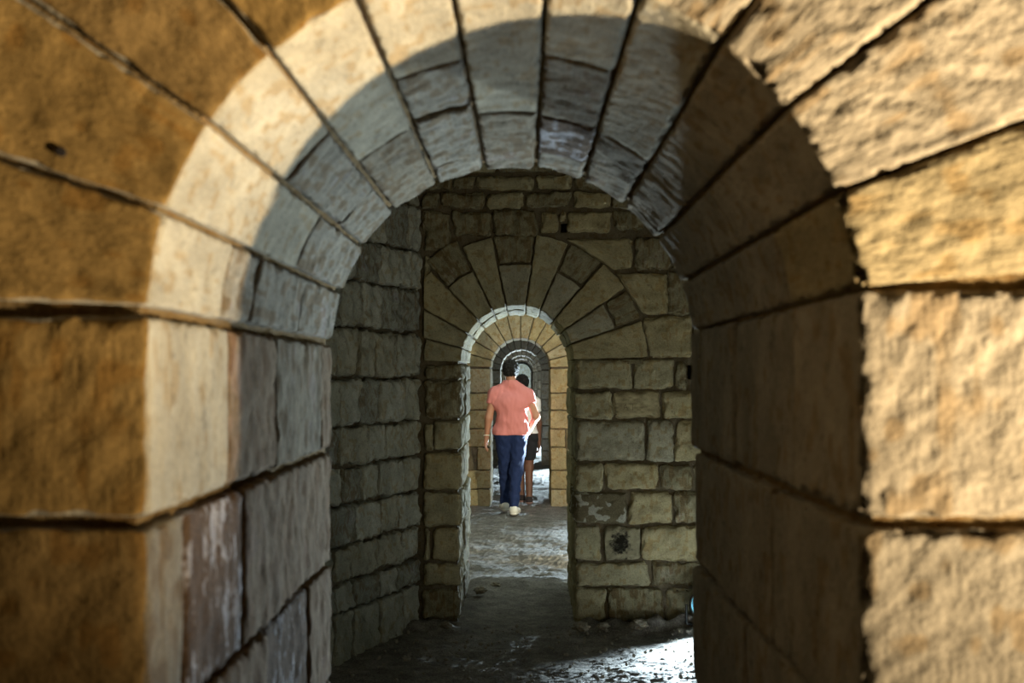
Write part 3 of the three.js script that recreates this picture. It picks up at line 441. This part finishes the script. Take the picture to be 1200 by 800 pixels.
  const hair = (x, y, z) => Math.max(skull(x, y, z) + 0.007 * noise(x * 26, y * 26, z * 26) + 0.004 * noise(x * 60, y * 50, z * 60), (J.head[1] - 0.055 * s) - y + Math.max(0, z) * 1.1, z - 0.075 * s + (y > J.head[1] + 0.07 * s ? -0.04 : 0));
  let hairGeo = isoMesh(hair, [hc[0] - 0.13, hc[1] - 0.16, -0.13], [hc[0] + 0.13, hc[1] + 0.13, 0.14], 0.005);
  part('hair', hairGeo, o.hair, g);
  for (const k of [0, 1]) {
    const a = J.ankle[k], t = J.toe[k], up = blend([cone([a[0], a[1] - 0.02, a[2] - 0.01], [a[0], a[1] - 0.05 * s, a[2] - 0.03], 0.046 * s, 0.044 * s), cone([a[0], a[1] - 0.045 * s, a[2] - 0.03], t, 0.046 * s, 0.036 * s)], 0.02), sole = Math.min(a[1] - 0.088 * s, t[1] - 0.036 * s);
    const rot = (a[1] - 0.09 * s - (t[1] - 0.036 * s)) / (Math.hypot(t[0] - a[0], t[2] - a[2]) || 1), floorAt = (x, z) => (t[1] - 0.03 * s) + rot * clamp(Math.hypot(t[0] - x, t[2] - z) * 0.9, 0, 0.3);
    const [l2, h2] = box([a, t], 0.1);
    const sh = part('shoe', isoMesh((x, y, z) => Math.max(up(x, y, z), floorAt(x, z) + 0.012 - y), l2, h2, 0.006), o.shoe, g);
    part('sole', isoMesh((x, y, z) => Math.max(up(x, y, z) - 0.004, y - floorAt(x, z) - 0.014, floorAt(x, z) - 0.012 - y), l2, h2, 0.006), o.sole, sh);
  }
  return g;
}
const walker = person({
  x: -0.13, d: 16.02, scale: 1.02, label: 'person in a salmon pink t-shirt and blue jeans, walking away with one arm hanging',
  joints: { head: [0, 1.605], shoulder: [[-0.188, 1.35, 0], [0.192, 1.34, 0]], elbow: [[-0.245, 1.09, -0.02], [0.285, 1.1, -0.05]], wrist: [[-0.275, 0.86, 0.05], [0.2, 0.925, 0.11]], hip: [[-0.078, 0.9, 0], [0.092, 0.9, 0]], pelvis: 0.92, mid: [0.01, 1.06], chest: [0.0, 1.25],
    knee: [[-0.06, 0.5, 0.14], [0.062, 0.49, 0.02]], ankle: [[-0.065, 0.115, 0.24], [0.035, 0.1, -0.06]], toe: [[-0.1, 0.055, 0.4], [0.075, 0.04, 0.09]] },
  skin: [0.42, 0.2, 0.13], sleeve: 0.42, hem: 0.895, legEnd: 0.07, loose: 0.013, shirt: fabric(0xc77a78, 0.95), shirtLabel: 'salmon pink short-sleeved t-shirt', trousersName: 'jeans', trousers: fabric(0x0b2250, 0.85), trousersLabel: 'dark blue denim jeans', hair: fabric(0x0a0706, 0.95), shoe: fabric(0xd8d6d0, 0.7), sole: fabric(0xeeece8, 0.7),
});
{ const w = new THREE.TorusGeometry(0.033, 0.006, 8, 24); w.rotateX(Math.PI / 2 - 0.2); w.translate(-0.273, 0.885, -0.043); part('bracelet', w, fabric(0xdad6cc, 0.6), walker); }
const ahead = person({
  x: 0.035, d: 17.25, scale: 0.88, label: 'person in a white shirt and dark shorts, half hidden ahead of the one in pink',
  joints: { head: [-0.035, 1.46], shoulder: [[-0.155, 1.235, 0], [0.125, 1.235, 0]], elbow: [[-0.19, 0.99, 0], [0.165, 0.985, -0.02]], wrist: [[-0.18, 0.79, 0.06], [0.17, 0.76, 0.03]], hip: [[-0.085, 0.8, 0], [0.06, 0.8, 0]], pelvis: 0.83, mid: [-0.015, 0.97], chest: [-0.015, 1.12],
    knee: [[-0.06, 0.45, 0.1], [0.045, 0.45, 0.0]], ankle: [[-0.04, 0.1, 0.12], [0.05, 0.095, -0.04]], toe: [[-0.06, 0.04, 0.24], [0.065, 0.04, 0.09]] },
  skin: [0.14, 0.065, 0.042], sleeve: 0.45, hem: 0.86, legEnd: 0.54, loose: 0.018, shirt: fabric(0xe2e2e4, 0.9), shirtLabel: 'white short-sleeved shirt', trousersName: 'shorts', trousers: fabric(0x1a1b20, 0.9), trousersLabel: 'dark knee-length shorts', hair: fabric(0x070505, 0.95), shoe: fabric(0x2a2224, 0.8), sole: fabric(0x8a6b68, 0.8),
});


// ---------------------------------------------------------------- loose stones on the floor
{
  const geos = [0, 1, 2].map((k) => { const g = new THREE.IcosahedronGeometry(1, 2), P = g.attributes.position; for (let i = 0; i < P.count; i++) { const v = new THREE.Vector3().fromBufferAttribute(P, i), s = 1 + 0.28 * noise(v.x * 1.4 + k * 9, v.y * 1.4, v.z * 1.4); P.setXYZ(i, v.x * s, v.y * s * 0.65, v.z * s); } g.computeVertexNormals(); return g; });
  const mat = stone(0.40, 0.37, 0.32);
  const spots = [[-0.63, 7.8, 0.02, 'small pale pebble on the floor near the splayed side wall'], [0.36, 8.72, 0.045, 'lump of fallen stone at the foot of the arch'], [0.5, 8.78, 0.035, 'rounded rubble stone lying below the second wall'], [0.72, 8.8, 0.05, 'largest rubble stone lying below the second wall'], [-0.47, 8.8, 0.035, 'rubble stone at the base of the second wall beside the corner'], [-0.3, 10.2, 0.045, 'rubble stone inside the second arch by its jamb'], [-0.2, 10.5, 0.03, 'small rubble stone inside the second arch']];
  spots.forEach(([x, d, s, lb], i) => { const m = part(numbered('rubble_stone'), geos[i % 3], mat, scene); m.scale.set(s * rr(1, 1.5), s, s * rr(0.9, 1.3)); m.rotation.y = rr(0, 6); m.position.set(x, s * 0.5 + 0.01, -d); tag(m, lb, 'stone', undefined, 'loose stones on the floor'); shade(m); });
  const n = 700, inst = new THREE.InstancedMesh(new THREE.IcosahedronGeometry(1, 0), mat, n), Mx = new THREE.Matrix4(), q = new THREE.Quaternion(), e = new THREE.Euler();
  for (let i = 0; i < n; i++) { const d = rr(6.9, 8.9), w = 1.0, s = 0.003 + 0.009 * rnd() ** 3; e.set(rr(0, 6), rr(0, 6), rr(0, 6)); q.setFromEuler(e); Mx.compose(new THREE.Vector3(rr(-w, w * 1.4), 0.004 + s * 0.4, -d), q, new THREE.Vector3(s * rr(0.8, 1.5), s * 0.8, s * rr(0.8, 1.3))); inst.setMatrixAt(i, Mx); }
  inst.name = 'gravel'; scene.add(inst); tag(inst, 'fine gravel scattered over the earth floor', 'gravel', 'stuff'); inst.castShadow = inst.receiveShadow = true;
}
scene.traverse((c) => { if (c.isMesh) c.castShadow = c.receiveShadow = true; });
renderer.render(scene, camera);
